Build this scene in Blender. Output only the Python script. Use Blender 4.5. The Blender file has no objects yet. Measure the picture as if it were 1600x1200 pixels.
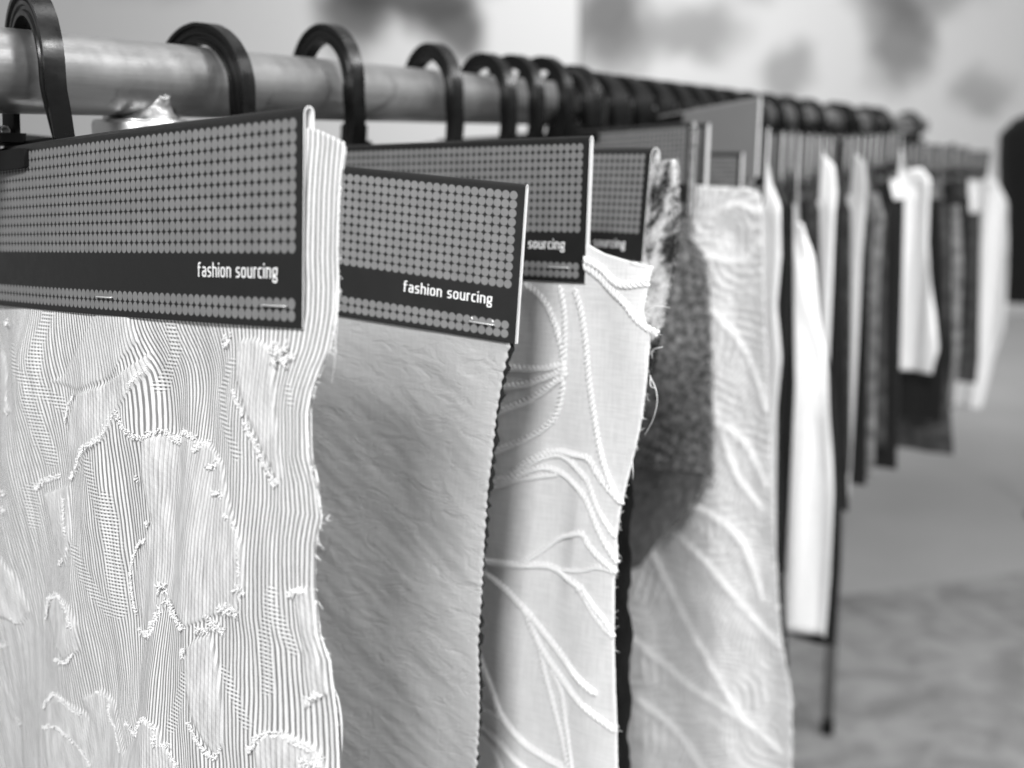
import bpy, math, random
import numpy as np
from mathutils import Vector, noise
random.seed(7); rng = np.random.default_rng(7)
scene = bpy.context.scene
COL = scene.collection

# ------------------------------------------------------------------ camera
F = 2000.0                       # focal length in pixels of the 1600 px wide photograph
EYE = 1.30
PITCH = math.atan(385 / F)
cam = bpy.data.cameras.new('camera'); camo = bpy.data.objects.new('camera', cam); COL.objects.link(camo)
cam.sensor_width = 36; cam.lens = 36 * F / 1600
cam.clip_start = 0.02; cam.clip_end = 60
camo.location = (0, 0, EYE); camo.rotation_euler = (math.pi / 2 - PITCH, 0, 0)
cam.dof.use_dof = True; cam.dof.focus_distance = 0.555; cam.dof.aperture_fstop = 6.8
scene.camera = camo
# ------------------------------------------------------------------ light
world = bpy.data.worlds.new('World'); scene.world = world; world.use_nodes = True
world.node_tree.nodes['Background'].inputs[0].default_value = (1, 1, 1, 1)
world.node_tree.nodes['Background'].inputs[1].default_value = 0.42
def area(name, loc, target, size, watts):
    l = bpy.data.lights.new(name, 'AREA'); l.energy = watts; l.size = size; l.shape = 'SQUARE'
    o = bpy.data.objects.new(name, l); COL.objects.link(o); o.location = loc
    o.rotation_euler = (Vector(target) - Vector(loc)).to_track_quat('-Z', 'Y').to_euler()
area('unseen_overhead_light', (-0.30, -1.25, EYE + 1.20), (0.0, 0.6, EYE - 0.1), 0.40, 66)  # unseen key, set behind the camera to brighten the near fabrics
area('unseen_overhead_light', (1.45, -0.45, EYE + 1.25), (0.1, 0.75, EYE - 0.1), 0.40, 48)
area('unseen_overhead_light', (0.35, 1.15, EYE + 1.55), (0.3, 1.15, EYE), 0.6, 16)
area('unseen_overhead_light', (2.0, 0.9, EYE + 1.5), (0.9, 2.0, EYE - 0.4), 0.7, 48)  # unseen, added to brighten the white swatches far along the rail
area('unseen_overhead_light', (0.8, 6.3, EYE + 1.9), (1.0, 9.5, EYE + 0.4), 2.4, 150)  # unseen, aimed at the back wall panels
scene.view_settings.view_transform = 'Standard'; scene.view_settings.look = 'None'
scene.view_settings.exposure = 0.0; scene.view_settings.gamma = 1.0
scene.view_settings.use_curve_mapping = False
scene.cycles.use_denoising = True

# ------------------------------------------------------------------ geometry helpers
cp, sp = math.cos(PITCH), math.sin(PITCH)
RIGHT, UP, FWD = Vector((1, 0, 0)), Vector((0, sp, cp)), Vector((0, cp, -sp))
CAMP = Vector((0, 0, EYE))
def ray(px, py): return RIGHT * (px - 800) + UP * (600 - py) + FWD * F
def at_z(px, py, zc): return CAMP + ray(px, py) * (zc / F)
def at_y(px, py, y):
    r = ray(px, py); return CAMP + r * (y / r.y)
def proj(p):
    v = p - CAMP; z = v.dot(FWD); return 800 + F * v.dot(RIGHT) / z, 600 - F * v.dot(UP) / z, z
def sstep(a, b, x):
    t = np.clip((x - a) / (b - a), 0, 1); return t * t * (3 - 2 * t)

def root_of(o):
    while o.parent: o = o.parent
    return o
def tag(o, label, cat, group=None, kind=None):
    if label: o['label'] = label
    if cat: o['category'] = cat
    if group: o['group'] = group
    if kind: o['kind'] = kind
    return o
def empty(name, loc, label, cat, group=None):
    o = bpy.data.objects.new(name, None); COL.objects.link(o); o.location = loc; o.empty_display_size = 0.02
    return tag(o, label, cat, group)
def mesh_obj(name, verts, faces, mats, parent=None, smooth=True, mat_ids=None, uvs=None, attrs=None):
    """verts in world space; uvs per vertex; attrs {name: per-vertex floats}"""
    off = root_of(parent).location if parent else Vector((0, 0, 0))
    me = bpy.data.meshes.new(name)
    V = np.asarray(verts, dtype=float).reshape(-1, 3) - np.array(off)
    me.from_pydata(V.tolist(), [], faces)
    if not isinstance(mats, (list, tuple)): mats = [mats]
    for m in mats: me.materials.append(m)
    n = len(me.polygons)
    if smooth: me.polygons.foreach_set('use_smooth', np.ones(n, dtype=bool))
    if mat_ids is not None: me.polygons.foreach_set('material_index', np.asarray(mat_ids, dtype=np.int32))
    if uvs is not None:
        li = np.empty(len(me.loops), dtype=np.int32); me.loops.foreach_get('vertex_index', li)
        lay = me.uv_layers.new(name='UVMap')
        lay.data.foreach_set('uv', np.asarray(uvs, dtype=np.float32)[li].ravel())
    for k, a in (attrs or {}).items():
        at = me.attributes.new(k, 'FLOAT', 'POINT'); at.data.foreach_set('value', np.asarray(a, dtype=np.float32))
    me.update()
    o = bpy.data.objects.new(name, me); COL.objects.link(o)
    if parent: o.parent = parent
    return o
def grid_faces(n, m, base=0):
    i, j = np.meshgrid(np.arange(n - 1), np.arange(m - 1), indexing='ij')
    a = (base + i * m + j).ravel()
    return np.stack([a, a + m, a + m + 1, a + 1], 1).tolist()
def tube(pts, radii, sides=8, cap=True):
    pts = [Vector(p) for p in pts]; n = len(pts)
    if not hasattr(radii, '__len__'): radii = [radii] * n
    V, Fc = [], []; ref = None
    for i, p in enumerate(pts):
        t = (pts[min(i + 1, n - 1)] - pts[max(i - 1, 0)]).normalized()
        if ref is None:
            ref = t.orthogonal().normalized()
        ref = (ref - t * ref.dot(t)).normalized(); b = t.cross(ref)
        for k in range(sides):
            a = 2 * math.pi * k / sides
            V.append(p + (ref * math.cos(a) + b * math.sin(a)) * radii[i])
    for i in range(n - 1):
        for k in range(sides):
            k2 = (k + 1) % sides
            Fc.append((i * sides + k, i * sides + k2, (i + 1) * sides + k2, (i + 1) * sides + k))
    if cap:
        Fc.append(tuple(reversed(range(sides)))); Fc.append(tuple(range((n - 1) * sides, n * sides)))
    return V, Fc
def join(parts):
    V, Fc = [], []
    for v, f in parts:
        b = len(V); V += list(v); Fc += [tuple(i + b for i in q) for q in f]
    return V, Fc
def spline(pts, step):
    """Catmull-Rom resampling of 2-D points at about the given step."""
    P = [np.array(p, float) for p in pts]
    if len(P) == 2: P = [P[0], (P[0] + P[1]) / 2, P[1]]
    E = [2 * P[0] - P[1]] + P + [2 * P[-1] - P[-2]]; out = []
    for i in range(1, len(E) - 2):
        n = max(2, int(np.linalg.norm(E[i + 1] - E[i]) / step))
        for k in range(n):
            t = k / n
            out.append(0.5 * (2 * E[i] + (E[i + 1] - E[i - 1]) * t + (2 * E[i - 1] - 5 * E[i] + 4 * E[i + 1] - E[i + 2]) * t * t
                              + (3 * E[i] - E[i - 1] - 3 * E[i + 1] + E[i + 2]) * t ** 3))
    out.append(P[-1]); return out
def boxv(c, ax, ay, az):
    """box from centre and three half-extent vectors, lightly chamfered by shrinking the end faces"""
    V = []
    for sx, k in ((-1, 0.86), (-0.86, 1), (0.86, 1), (1, 0.86)):
        for sy, sz in ((-1, -1), (1, -1), (1, 1), (-1, 1)):
            V.append(c + ax * sx + ay * sy * k + az * sz * k)
    Fc = [(3, 2, 1, 0), (12, 13, 14, 15)]
    for i in range(3):
        for k in range(4):
            k2 = (k + 1) % 4; Fc.append((i * 4 + k, i * 4 + k2, i * 4 + 4 + k2, i * 4 + 4 + k))
    return V, Fc

# ------------------------------------------------------------------ materials
class NT:
    def __init__(s, name):
        s.m = bpy.data.materials.new(name); s.m.use_nodes = True; s.t = s.m.node_tree
        s.b = s.t.nodes['Principled BSDF']
    def new(s, typ, **kw):
        n = s.t.nodes.new(typ)
        for k, v in kw.items(): setattr(n, k, v)
        return n
    def link(s, a, b): s.t.links.new(a, b)
    def put(s, sock, v):
        if isinstance(v, (int, float)): sock.default_value = v
        elif isinstance(v, tuple): sock.default_value = v
        else: s.link(v, sock)
    def math(s, op, a, b=0.0, c=0.0, clamp=False):
        n = s.new('ShaderNodeMath', operation=op, use_clamp=clamp)
        for i, v in enumerate((a, b, c)): s.put(n.inputs[i], v)
        return n.outputs[0]
    def ramp(s, v, a, b, lo=0.0, hi=1.0, smooth=True):
        n = s.new('ShaderNodeMapRange', interpolation_type='SMOOTHSTEP' if smooth else 'LINEAR')
        s.put(n.inputs[0], v); s.put(n.inputs[1], a); s.put(n.inputs[2], b); s.put(n.inputs[3], lo); s.put(n.inputs[4], hi)
        return n.outputs[0]
    def mix(s, f, a, b): return s.math('MULTIPLY_ADD', f, s.math('SUBTRACT', b, a), a)
    def grey(s, v, sock='Base Color'):
        if isinstance(v, (int, float)): s.b.inputs[sock].default_value = (v, v, v, 1)
        else:
            n = s.new('ShaderNodeCombineColor')
            for i in range(3): s.link(v, n.inputs[i])
            s.link(n.outputs[0], s.b.inputs[sock])
    def noise(s, vec, scale, detail=3, rough=0.55, dist=0.0):
        n = s.new('ShaderNodeTexNoise'); s.put(n.inputs['Scale'], scale); n.inputs['Detail'].default_value = detail
        n.inputs['Roughness'].default_value = rough; n.inputs['Distortion'].default_value = dist
        if vec is not None: s.link(vec, n.inputs['Vector'])
        return n.outputs[0]
    def coord(s, kind='Object'): return s.new('ShaderNodeTexCoord').outputs[kind]
    def uv(s):
        n = s.new('ShaderNodeSeparateXYZ'); s.link(s.coord('UV'), n.inputs[0]); return n.outputs[0], n.outputs[1]
    def mapping(s, vec, scale=(1, 1, 1), rot=(0, 0, 0), loc=(0, 0, 0)):
        n = s.new('ShaderNodeMapping'); s.link(vec, n.inputs[0]); n.inputs['Scale'].default_value = scale
        n.inputs['Rotation'].default_value = rot; n.inputs['Location'].default_value = loc; return n.outputs[0]
    def attr(s, name): return s.new('ShaderNodeAttribute', attribute_name=name).outputs['Fac']
    def bump(s, h, dist, strength=1.0):
        n = s.new('ShaderNodeBump'); s.link(h, n.inputs['Height']); n.inputs['Distance'].default_value = dist
        n.inputs['Strength'].default_value = strength; s.link(n.outputs[0], s.b.inputs['Normal'])
    def set(s, **kw):
        for k, v in kw.items(): s.put(s.b.inputs[k.replace('_', ' ')], v)
        return s

D = 0.0043                         # pitch of the printed dots
CW, CH = 77 * D, 18.1 * D          # header card
def print_material(name, ground, dot):
    k = NT(name); u, v = k.uv()
    def cell(x, first): return k.math('SUBTRACT', k.math('FRACT', k.math('ADD', x, 100.5 - first)), 0.5)
    du = cell(u, 1.45)
    def rows(first, n):
        dv = cell(v, first)
        r = k.math('SQRT', k.math('ADD', k.math('MULTIPLY', du, du), k.math('MULTIPLY', dv, dv)))
        m = k.ramp(r, 0.465, 0.515, 1.0, 0.0)
        a = k.math('GREATER_THAN', v, first - 0.52); b = k.math('LESS_THAN', v, first + n - 0.48)
        return k.math('MULTIPLY', m, k.math('MULTIPLY', a, b))
    m = k.math('ADD', rows(1.35, 11), rows(16.05, 2), clamp=True)
    m = k.math('MULTIPLY', m, k.math('GREATER_THAN', u, 0.93))
    m = k.math('MULTIPLY', m, k.math('LESS_THAN', u, 75.97))
    n1 = k.noise(k.coord('UV'), 0.35, 4); n2 = k.noise(k.coord('UV'), 9.0, 2)
    g = k.mix(m, ground, dot)
    g = k.math('MULTIPLY', g, k.ramp(n1, 0.3, 0.7, 0.93, 1.06))
    scuff = k.ramp(k.noise(k.mapping(k.coord('UV'), (0.25, 2.2, 1), (0, 0, 0.5)), 1.2, 5, 0.7), 0.68, 0.76, 0, 0.012)
    k.grey(k.math('ADD', g, scuff))
    k.set(Roughness=k.math('ADD', k.ramp(n1, 0.3, 0.7, 0.46, 0.55), k.math('MULTIPLY', m, 0.04)))
    k.b.inputs['Specular IOR Level'].default_value = 0.30
    k.bump(k.math('ADD', k.math('MULTIPLY', n2, 0.35), k.math('MULTIPLY', m, 0.25)), 0.00008)
    return k.m
def plain(name, g, rough=0.6, metal=0.0, spec=0.5, var=0.0, scale=40):
    k = NT(name); k.set(Roughness=rough, Metallic=metal); k.b.inputs['Specular IOR Level'].default_value = spec
    if var:
        n = k.noise(k.coord(), scale, 4); k.grey(k.ramp(n, 0.25, 0.75, g * (1 - var), g * (1 + var)))
    else: k.grey(g)
    return k.m
def weave(name, g, var=0.06, thread=9000, bump=0.00012, rough=0.9, crinkle=0.0, mottle=None):
    k = NT(name); uvv = k.coord('UV'); u, v = k.uv()
    wu = k.math('SINE', k.math('MULTIPLY', u, thread)); wv = k.math('SINE', k.math('MULTIPLY', v, thread))
    w = k.math('MULTIPLY', wu, wv)
    slub = k.noise(k.mapping(uvv, (900, 60, 1)), 1.0, 3); slub2 = k.noise(k.mapping(uvv, (60, 900, 1)), 1.0, 3)
    h = k.math('ADD', k.math('MULTIPLY', w, 0.5), k.math('ADD', slub, slub2))
    col = k.math('MULTIPLY', k.ramp(k.math('ADD', slub, slub2), 0.75, 1.25, 1 - var, 1 + var), g)
    col = k.math('MULTIPLY', col, k.ramp(w, -1, 1, 0.97, 1.02))
    if mottle: col = k.math('MULTIPLY', col, k.ramp(k.noise(uvv, mottle, 4, 0.6), 0.35, 0.65, 0.55, 1.35))
    if crinkle:
        c1 = k.noise(k.mapping(uvv, (48, 92, 1), (0, 0, 0.6)), 1.0, 6, 0.60, 0.9)
        c2 = k.noise(k.mapping(uvv, (230, 380, 1), (0, 0, 0.5)), 1.0, 4, 0.6, 0.5)
        rd = k.math('ABSOLUTE', k.math('SUBTRACT', c1, 0.5))
        h = k.math('ADD', k.math('MULTIPLY', h, 0.05), k.math('ADD', k.math('MULTIPLY', k.math('ADD', c1, k.math('MULTIPLY', rd, -1.7)), crinkle), k.math('MULTIPLY', c2, crinkle * 0.22)))
    k.grey(col); k.set(Roughness=rough); k.b.inputs['Specular IOR Level'].default_value = 0.2
    k.b.inputs['Sheen Weight'].default_value = 0.15
    k.bump(h, bump); return k.m

M_PRINT = print_material('printed_card', 0.013, 0.185)
M_PAPER = plain('white_paper', 0.72, 0.7, var=0.04)
M_GREYCARD = plain('plain_grey_card', 0.17, 0.5, var=0.05, scale=12)
M_INK = plain('white_ink', 0.86, 0.55)
M_STAPLE = plain('steel_wire', 0.85, 0.35, 0.6)
M_BLACK = NT('black_plastic')
M_BLACK.b.inputs['Specular IOR Level'].default_value = 0.27; M_BLACK.grey(0.004); M_BLACK.set(Roughness=M_BLACK.ramp(M_BLACK.noise(M_BLACK.coord(), 90, 4), 0.3, 0.7, 0.24, 0.42))
M_BLACK.bump(M_BLACK.noise(M_BLACK.coord(), 260, 3), 0.00008); M_BLACK = M_BLACK.m
M_MATTE = plain('matte_black_plastic', 0.006, 0.6, spec=0.15)
M_THREAD = plain('white_yarn', 0.82, 0.9, spec=0.2)
def tube_material():
    k = NT('brushed_tube'); c = k.coord()
    n = k.noise(k.mapping(c, (6, 6, 160)), 1.0, 4, 0.6); s = k.noise(c, 34, 6, 0.7); dk = k.noise(c, 12, 5, 0.65, 0.6)
    g = k.math('MULTIPLY', k.ramp(n, 0.3, 0.7, 0.40, 0.48), k.ramp(dk, 0.58, 0.70, 1.0, 0.40))
    sp_ = k.noise(c, 190, 2)
    g = k.math('ADD', g, k.ramp(sp_, 0.76, 0.8, 0, 0.35)); k.grey(g)
    k.set(Metallic=0.9, Roughness=k.math('ADD', k.ramp(s, 0.3, 0.7, 0.29, 0.40), k.ramp(dk, 0.6, 0.75, 0, 0.2)))
    k.bump(k.math('ADD', n, k.math('MULTIPLY', s, 0.6)), 0.0002); return k.m
M_TUBE = tube_material()
M_WELD = plain('weld_metal', 0.30, 0.42, 0.8, var=0.35, scale=220)
def stripe_material():
    k = NT('striped_jacquard'); u, v = k.uv(); q = k.attr('stripe'); leaf = k.attr('leaf'); lad = k.attr('ladder')
    uvv = k.coord('UV')
    wob = k.math('MULTIPLY', k.math('SUBTRACT', k.noise(k.mapping(uvv, (420, 130, 1)), 1.0, 4), 0.5), 0.24)
    qq = k.math('ADD', q, wob)
    tri = k.math('ABSOLUTE', k.math('SUBTRACT', k.math('FRACT', k.math('ADD', qq, 50.0)), 0.5))      # 0.5 .. 0 .. 0.5
    line = k.ramp(tri, 0.12, 0.27, 1.0, 0.0)                                                      # grey stripe mask
    dash = k.ramp(k.math('SINE', k.math('MULTIPLY', v, 2 * math.pi / 0.0017)), -0.3, 0.5, 0.0, 1.0)
    lineL = k.math('MULTIPLY', k.math('ADD', line, 0.35, clamp=True), dash)
    ll = k.mix(lad, line, lineL)
    vs = k.ramp(k.noise(k.mapping(uvv, (500, 14, 1)), 1.0, 2), 0.3, 0.7, 0.80, 1.08)
    gs = k.math('MULTIPLY', vs, k.mix(ll, 0.87, k.mix(lad, 0.27, 0.15)))
    diag = k.noise(k.mapping(uvv, (260, 60, 1), (0, 0, 0.5)), 1.0, 4, 0.6)
    gl = k.ramp(diag, 0.3, 0.7, 0.56, 0.82)
    see = k.math('MULTIPLY', leaf, k.ramp(k.noise(k.mapping(uvv, (150, 40, 1), (0, 0, 0.3)), 1.0, 3), 0.50, 0.72, 1.0, 0.55))
    g = k.mix(see, gs, gl)
    fine = k.noise(uvv, 2600, 2); g = k.math('MULTIPLY', g, k.ramp(fine, 0.25, 0.75, 0.86, 1.1))
    k.grey(g); k.set(Roughness=0.85); k.b.inputs['Specular IOR Level'].default_value = 0.2
    herr = k.math('MULTIPLY', k.math('SINE', k.math('MULTIPLY', k.math('ADD', v, k.math('MULTIPLY', u, 0.6)), 2 * math.pi / 0.0034)), leaf)
    h = k.math('ADD', k.math('MULTIPLY', k.math('SUBTRACT', 1.0, ll), 0.8), k.math('ADD', k.math('MULTIPLY', fine, 0.6), k.math('MULTIPLY', diag, 0.5)))
    k.bump(k.math('ADD', h, k.math('MULTIPLY', herr, 0.08)), 0.00045); return k.m
M_STRIPE = stripe_material()
M_GREYCLOTH = weave('crinkled_grey_cloth', 0.385, 0.05, crinkle=4.3, bump=0.00022, rough=0.88)
M_COTTON = weave('white_cotton', 0.82, 0.07, bump=0.00022)
M_BLACKCLOTH = weave('black_cloth', 0.008, 0.2)
M_WHITECLOTH = weave('white_cloth', 0.82, 0.05)
M_PALECLOTH = weave('pale_grey_cloth', 0.48, 0.08)
M_MIDCLOTH = weave('mid_grey_cloth', 0.20, 0.1, mottle=60)
M_LINING = weave('grey_lining', 0.20, 0.06)
M_DARKCLOTH = weave('dark_grey_cloth', 0.05, 0.15, mottle=45)
M_LACE = weave('white_lace', 0.80, 0.05, bump=0.0003, mottle=None)
def attr_material(name, lo, hi, rough=0.95):
    k = NT(name); k.grey(k.ramp(k.math('ADD', k.attr('tone'), k.math('MULTIPLY', k.math('SUBTRACT', k.noise(k.coord('UV'), 700, 3), 0.5), 0.6)), 0.0, 1.0, lo, hi, smooth=False))
    k.set(Roughness=rough); k.b.inputs['Specular IOR Level'].default_value = 0.15; return k.m
M_TWEED = attr_material('brushed_tweed', 0.03, 0.62)
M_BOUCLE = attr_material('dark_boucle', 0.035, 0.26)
M_LACE = attr_material('feather_jacquard', 0.50, 0.82)
M_CORD = plain('white_cord', 0.80, 0.85, spec=0.2, var=0.05, scale=700)

# ------------------------------------------------------------------ setting
def floor_mat():
    k = NT('pale_floor'); n = k.noise(k.coord(), 1.1, 4); f = k.noise(k.coord(), 60, 3)
    k.grey(k.math('MULTIPLY', k.ramp(n, 0.3, 0.7, 0.33, 0.39), k.ramp(f, 0.3, 0.7, 0.95, 1.05))); k.set(Roughness=0.55); return k.m
def carpet_mat():
    k = NT('mottled_carpet'); n = k.noise(k.coord(), 7.0, 4, 0.6, 0.8); f = k.noise(k.coord(), 240, 2)
    k.grey(k.math('MULTIPLY', k.ramp(n, 0.33, 0.66, 0.22, 0.36), k.ramp(f, 0.3, 0.7, 0.8, 1.2))); k.set(Roughness=0.95)
    k.bump(f, 0.004); return k.m
def sheet(name, x0, x1, y0, y1, z, mat):
    o = mesh_obj(name, [(x0, y0, z), (x1, y0, z), (x1, y1, z), (x0, y1, z)], [(0, 1, 2, 3)], mat, smooth=False); o['kind'] = 'structure'; return o
sheet('floor', -12, 14, -3, 16, 0, floor_mat())
a, b = at_y(1300, 935, 3.5), at_y(1600, 895, 3.7)
def on_floor(px, py):
    r = ray(px, py); return CAMP + r * (-EYE / r.z)
p0, p1 = on_floor(1250, 942), on_floor(1600, 896); dv = (p1 - p0).normalized()
pL, pR = p0 - dv * 5, p1 + dv * 5; back = Vector((dv.y, -dv.x, 0)) * 5
cv = [pL, pL + back, pR + back, pR]
co = mesh_obj('carpet', [(v.x, v.y, 0.004) for v in cv], [(0, 1, 2, 3)], carpet_mat(), smooth=False); co['kind'] = 'structure'

WY = 9.5
def mural_mat(name, base, blobs, cx):
    k = NT(name); sep = k.new('ShaderNodeSeparateXYZ'); k.link(k.coord(), sep.inputs[0])
    wn = k.noise(k.coord(), 1.6, 3); g = base
    dx = k.math('ADD', sep.outputs[0], k.math('MULTIPLY', k.math('SUBTRACT', wn, 0.5), 0.5))
    dz = k.math('ADD', sep.outputs[2], k.math('MULTIPLY', k.math('SUBTRACT', k.noise(k.coord(), 2.3, 3), 0.5), 0.45))
    tot = None
    for (px, py, rx, ry, amt) in blobs:
        c = at_y(px, py, WY); s = WY / F
        ex = k.math('DIVIDE', k.math('SUBTRACT', dx, c.x - cx), rx * s); ez = k.math('DIVIDE', k.math('SUBTRACT', dz, c.z), ry * s)
        r = k.math('SQRT', k.math('ADD', k.math('MULTIPLY', ex, ex), k.math('MULTIPLY', ez, ez)))
        m = k.math('SUBTRACT', 1.0, k.ramp(r, 0.35, 1.25, amt, 0.0)); tot = m if tot is None else k.math('MULTIPLY', tot, m)
    k.grey(k.math('MULTIPLY', tot, base)); k.set(Roughness=0.8); return k.m
def wall_panel(x0, x1, mat, label):
    cx = (x0 + x1) / 2
    V, Fc = boxv(Vector((cx, WY + 0.04, 1.7)), Vector((0, 0, 1.7)), Vector(((x1 - x0) / 2, 0, 0)), Vector((0, 0.04, 0)))
    o = mesh_obj('wall_panel', [], [], mat); me = o.data
    me.from_pydata([(v.x - cx, v.y - WY, v.z) for v in V], [], Fc); me.update()
    o.location = (cx, WY, 0); tag(o, label, 'wall panel', 'printed wall panels at the back'); return o
xs = at_y(905, 60, WY).x
wall_panel(-9.0, xs - 0.01, mural_mat('mural_bright', 0.57, [(555, 25, 60, 75, .75), (640, -20, 120, 70, .85), (720, 40, 55, 65, .8), (250, -60, 160, 60, .3), (770, -80, 60, 60, .4)], (-9.0 + xs - .01) / 2),
           'pale back wall panel with dark arched print, behind the hooks')
wall_panel(xs + 0.01, 11.0, mural_mat('mural_grey', 0.56, [(955, 20, 70, 110, .75), (1080, 50, 95, 55, .5), (1235, 115, 50, 45, .45), (1400, 60, 55, 85, .62), (1430, -20, 110, 60, .5), (1180, -30, 70, 40, .3), (1540, 150, 60, 40, .4), (1130, 160, 60, 30, .2)], (xs + .01 + 11.0) / 2),
           'grey back wall panel with smudgy blossom print, upper right of photo')

# ------------------------------------------------------------------ rails
RAIL0 = at_z(0, 110, 0.606)
rd_ = ray(1750, 215); RDIR = Vector((rd_.x, rd_.y, 0)).normalized()
RR = 0.020
def rail_at_px(px):
    lo, hi = -1.0, 30.0
    for _ in range(60):
        mid = (lo + hi) / 2
        if proj(RAIL0 + RDIR * mid)[0] < px: lo = mid
        else: hi = mid
    return lo
def rail_pt(k): return RAIL0 + RDIR * k
def make_rail(k0, k1, legs, label):
    root = empty('clothes_rail', (rail_pt(k0).x, rail_pt(k0).y, 0), label, 'clothes rail', None)
    n = 60
    mesh_obj('tube', *tube([rail_pt(k0 + (k1 - k0) * i / n) for i in range(n + 1)], RR, 40), M_TUBE, root)
    side = Vector((-RDIR.y, RDIR.x, 0))
    for k in legs:
        c = rail_pt(k); z = Vector((0, 0, 1)); s_r = 0.0255
        # rounded socket under the rail, with the leg going down to the foot bar
        prof = [(0.0235, 0.0), (0.0248, -0.0006), (s_r, -0.0025), (s_r, -0.045), (0.0235, -0.047), (0.0185, -0.047)]
        top = c.z - RR - 0.0015
        V, Fc = [], []
        for r, h in prof:
            for i in range(36):
                a = 2 * math.pi * i / 36; V.append(Vector((c.x + r * math.cos(a), c.y + r * math.sin(a), top + h)))
        for j in range(len(prof) - 1):
            for i in range(36):
                i2 = (i + 1) % 36; Fc.append((j * 36 + i, j * 36 + i2, j * 36 + 36 + i2, j * 36 + 36 + i))
        Fc.append(tuple(range(36)))
        leg = mesh_obj('leg', *tube([Vector((c.x, c.y, top - 0.03)), Vector((c.x, c.y, 0.03))], 0.0125, 20), M_TUBE, root)
        mesh_obj('socket', V, Fc, M_TUBE, leg)
        # lumpy weld bead between rail and socket
        V, Fc = [], []
        nr, na = 12, 40
        for j in range(nr):
            t = j / (nr - 1)
            for i in range(na):
                a = 2 * math.pi * i / na
                w = 1 + .07 * noise.noise(Vector((a * 3, t * 4, 1.3))) + .05 * math.sin(a * 13 + t * 5) * (1 - t)
                ra = (.0105 + .0085 * t ** 2) * w; rp = (.0192 - .0012 * math.sin(math.pi * t) + .0015 * t ** 2) * w
                hh = .0112 * (1 - t) * (1 + .10 * math.sin(a * 9 + 1)) + .0003
                V.append(Vector((c.x, c.y, top + hh)) + RDIR * ra * math.cos(a) + side * rp * math.sin(a))
        for j in range(nr - 1):
            for i in range(na):
                i2 = (i + 1) % na; Fc.append((j * na + i, j * na + i2, j * na + na + i2, j * na + na + i))
        Fc.append(tuple(reversed(range(na))))
        mesh_obj('weld_bead', V, Fc, M_WELD, leg)
        mesh_obj('rubber_foot', *tube([Vector((c.x, c.y, 0.0)), Vector((c.x, c.y, 0.035)), Vector((c.x, c.y, 0.04))], [.0145, .0135, .0128], 20), M_BLACK, leg)
    return root
K_LEG1 = rail_at_px(216); K_END = rail_at_px(1340)
K_FAR = rail_at_px(1440)
make_rail(-0.5, K_FAR, [K_LEG1, K_END], 'long pale metal tube rail carrying the swatches on black hooks')

# ------------------------------------------------------------------ lettering
def rnd(pts, r, closed=False):
    out = []; n = len(pts); P = [np.array(p, float) for p in pts]
    for i in range(n):
        if not closed and i in (0, n - 1): out.append(P[i]); continue
        a, b, c = P[i - 1], P[i], P[(i + 1) % n]
        da, dc = a - b, c - b; la, lc = np.linalg.norm(da), np.linalg.norm(dc); rr = min(r, la * .5, lc * .5)
        s, e = b + da / la * rr, b + dc / lc * rr
        for t in np.linspace(0, 1, 7): out.append((1 - t) ** 2 * s + 2 * t * (1 - t) * b + t * t * e)
    if closed: out.append(out[0])
    return out
SW = 0.155; h_ = SW / 2; X = 1 - h_; B0 = h_
def glyph(ch):
    w = 0.60; L, R_ = h_, w - h_
    if ch == 'f': return 0.44, [rnd([(.14, 0), (.14, 1.42 - h_), (.42, 1.42 - h_)], .22), [(.0, X), (.40, X)]]
    if ch == 'a': return .58, [rnd([(.06, X), (.58 - h_, X), (.58 - h_, 0)], .24), rnd([(.58 - h_, .56), (L, .56), (L, B0), (.58 - h_, B0)], .2)]
    if ch == 's': return .52, [rnd([(.50, X), (L, X), (L, .52), (.52 - h_, .50), (.52 - h_, B0), (.02, B0)], .2)]
    if ch == 'h': return w, [[(L, 0), (L, 1.42)], rnd([(L, X), (R_, X), (R_, 0)], .26)]
    if ch == 'n': return w, [[(L, 0), (L, 1.0)], rnd([(L, X), (R_, X), (R_, 0)], .26)]
    if ch == 'i': return SW, [[(L, 0), (L, 1.0)], [(L, 1.2), (L, 1.38)]]
    if ch == 'o': return w, [rnd([(L, X), (R_, X), (R_, B0), (L, B0)], .25, True)]
    if ch == 'u': return w, [[(R_, 0), (R_, 1.0)], rnd([(R_, B0), (L, B0), (L, 1.0)], .26)]
    if ch == 'r': return .38, [[(L, 0), (L, 1.0)], rnd([(L, X), (.38, X)], .1)]
    if ch == 'c': return .48, [rnd([(.48, X), (L, X), (L, B0), (.48, B0)], .25)]
    if ch == 'g': return .58, [rnd([(.58 - h_, X), (L, X), (L, .34), (.58 - h_, .34)], .2), rnd([(.60, X), (.58 - h_, X), (.58 - h_, .34), (L, .26), (.06, .12), (.58 - h_, .10), (.58 - h_, -.32), (L, -.32), (L, -.02)], .13)]
    return .30, []
def text_strokes(txt, gap=.17):
    x = 0; S = []
    for ch in txt:
        w, st = glyph(ch); S += [[(p[0] + x, p[1]) for p in s] for s in st]; x += w + gap
    return S, x - gap
def ribbon(pts, hw):
    P = np.array(pts, float); n = len(P); L, R_ = [], []
    closed = np.allclose(P[0], P[-1])
    for i in range(n):
        a = P[i - 1] if i > 0 else (P[-2] if closed else P[0]); c = P[i + 1] if i < n - 1 else (P[1] if closed else P[-1])
        t = c - a; t /= np.linalg.norm(t) + 1e-9; nn = np.array((-t[1], t[0])); L.append(P[i] + nn * hw); R_.append(P[i] - nn * hw)
    return L, R_
STROKES, TXTW = text_strokes('fashion sourcing')

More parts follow.
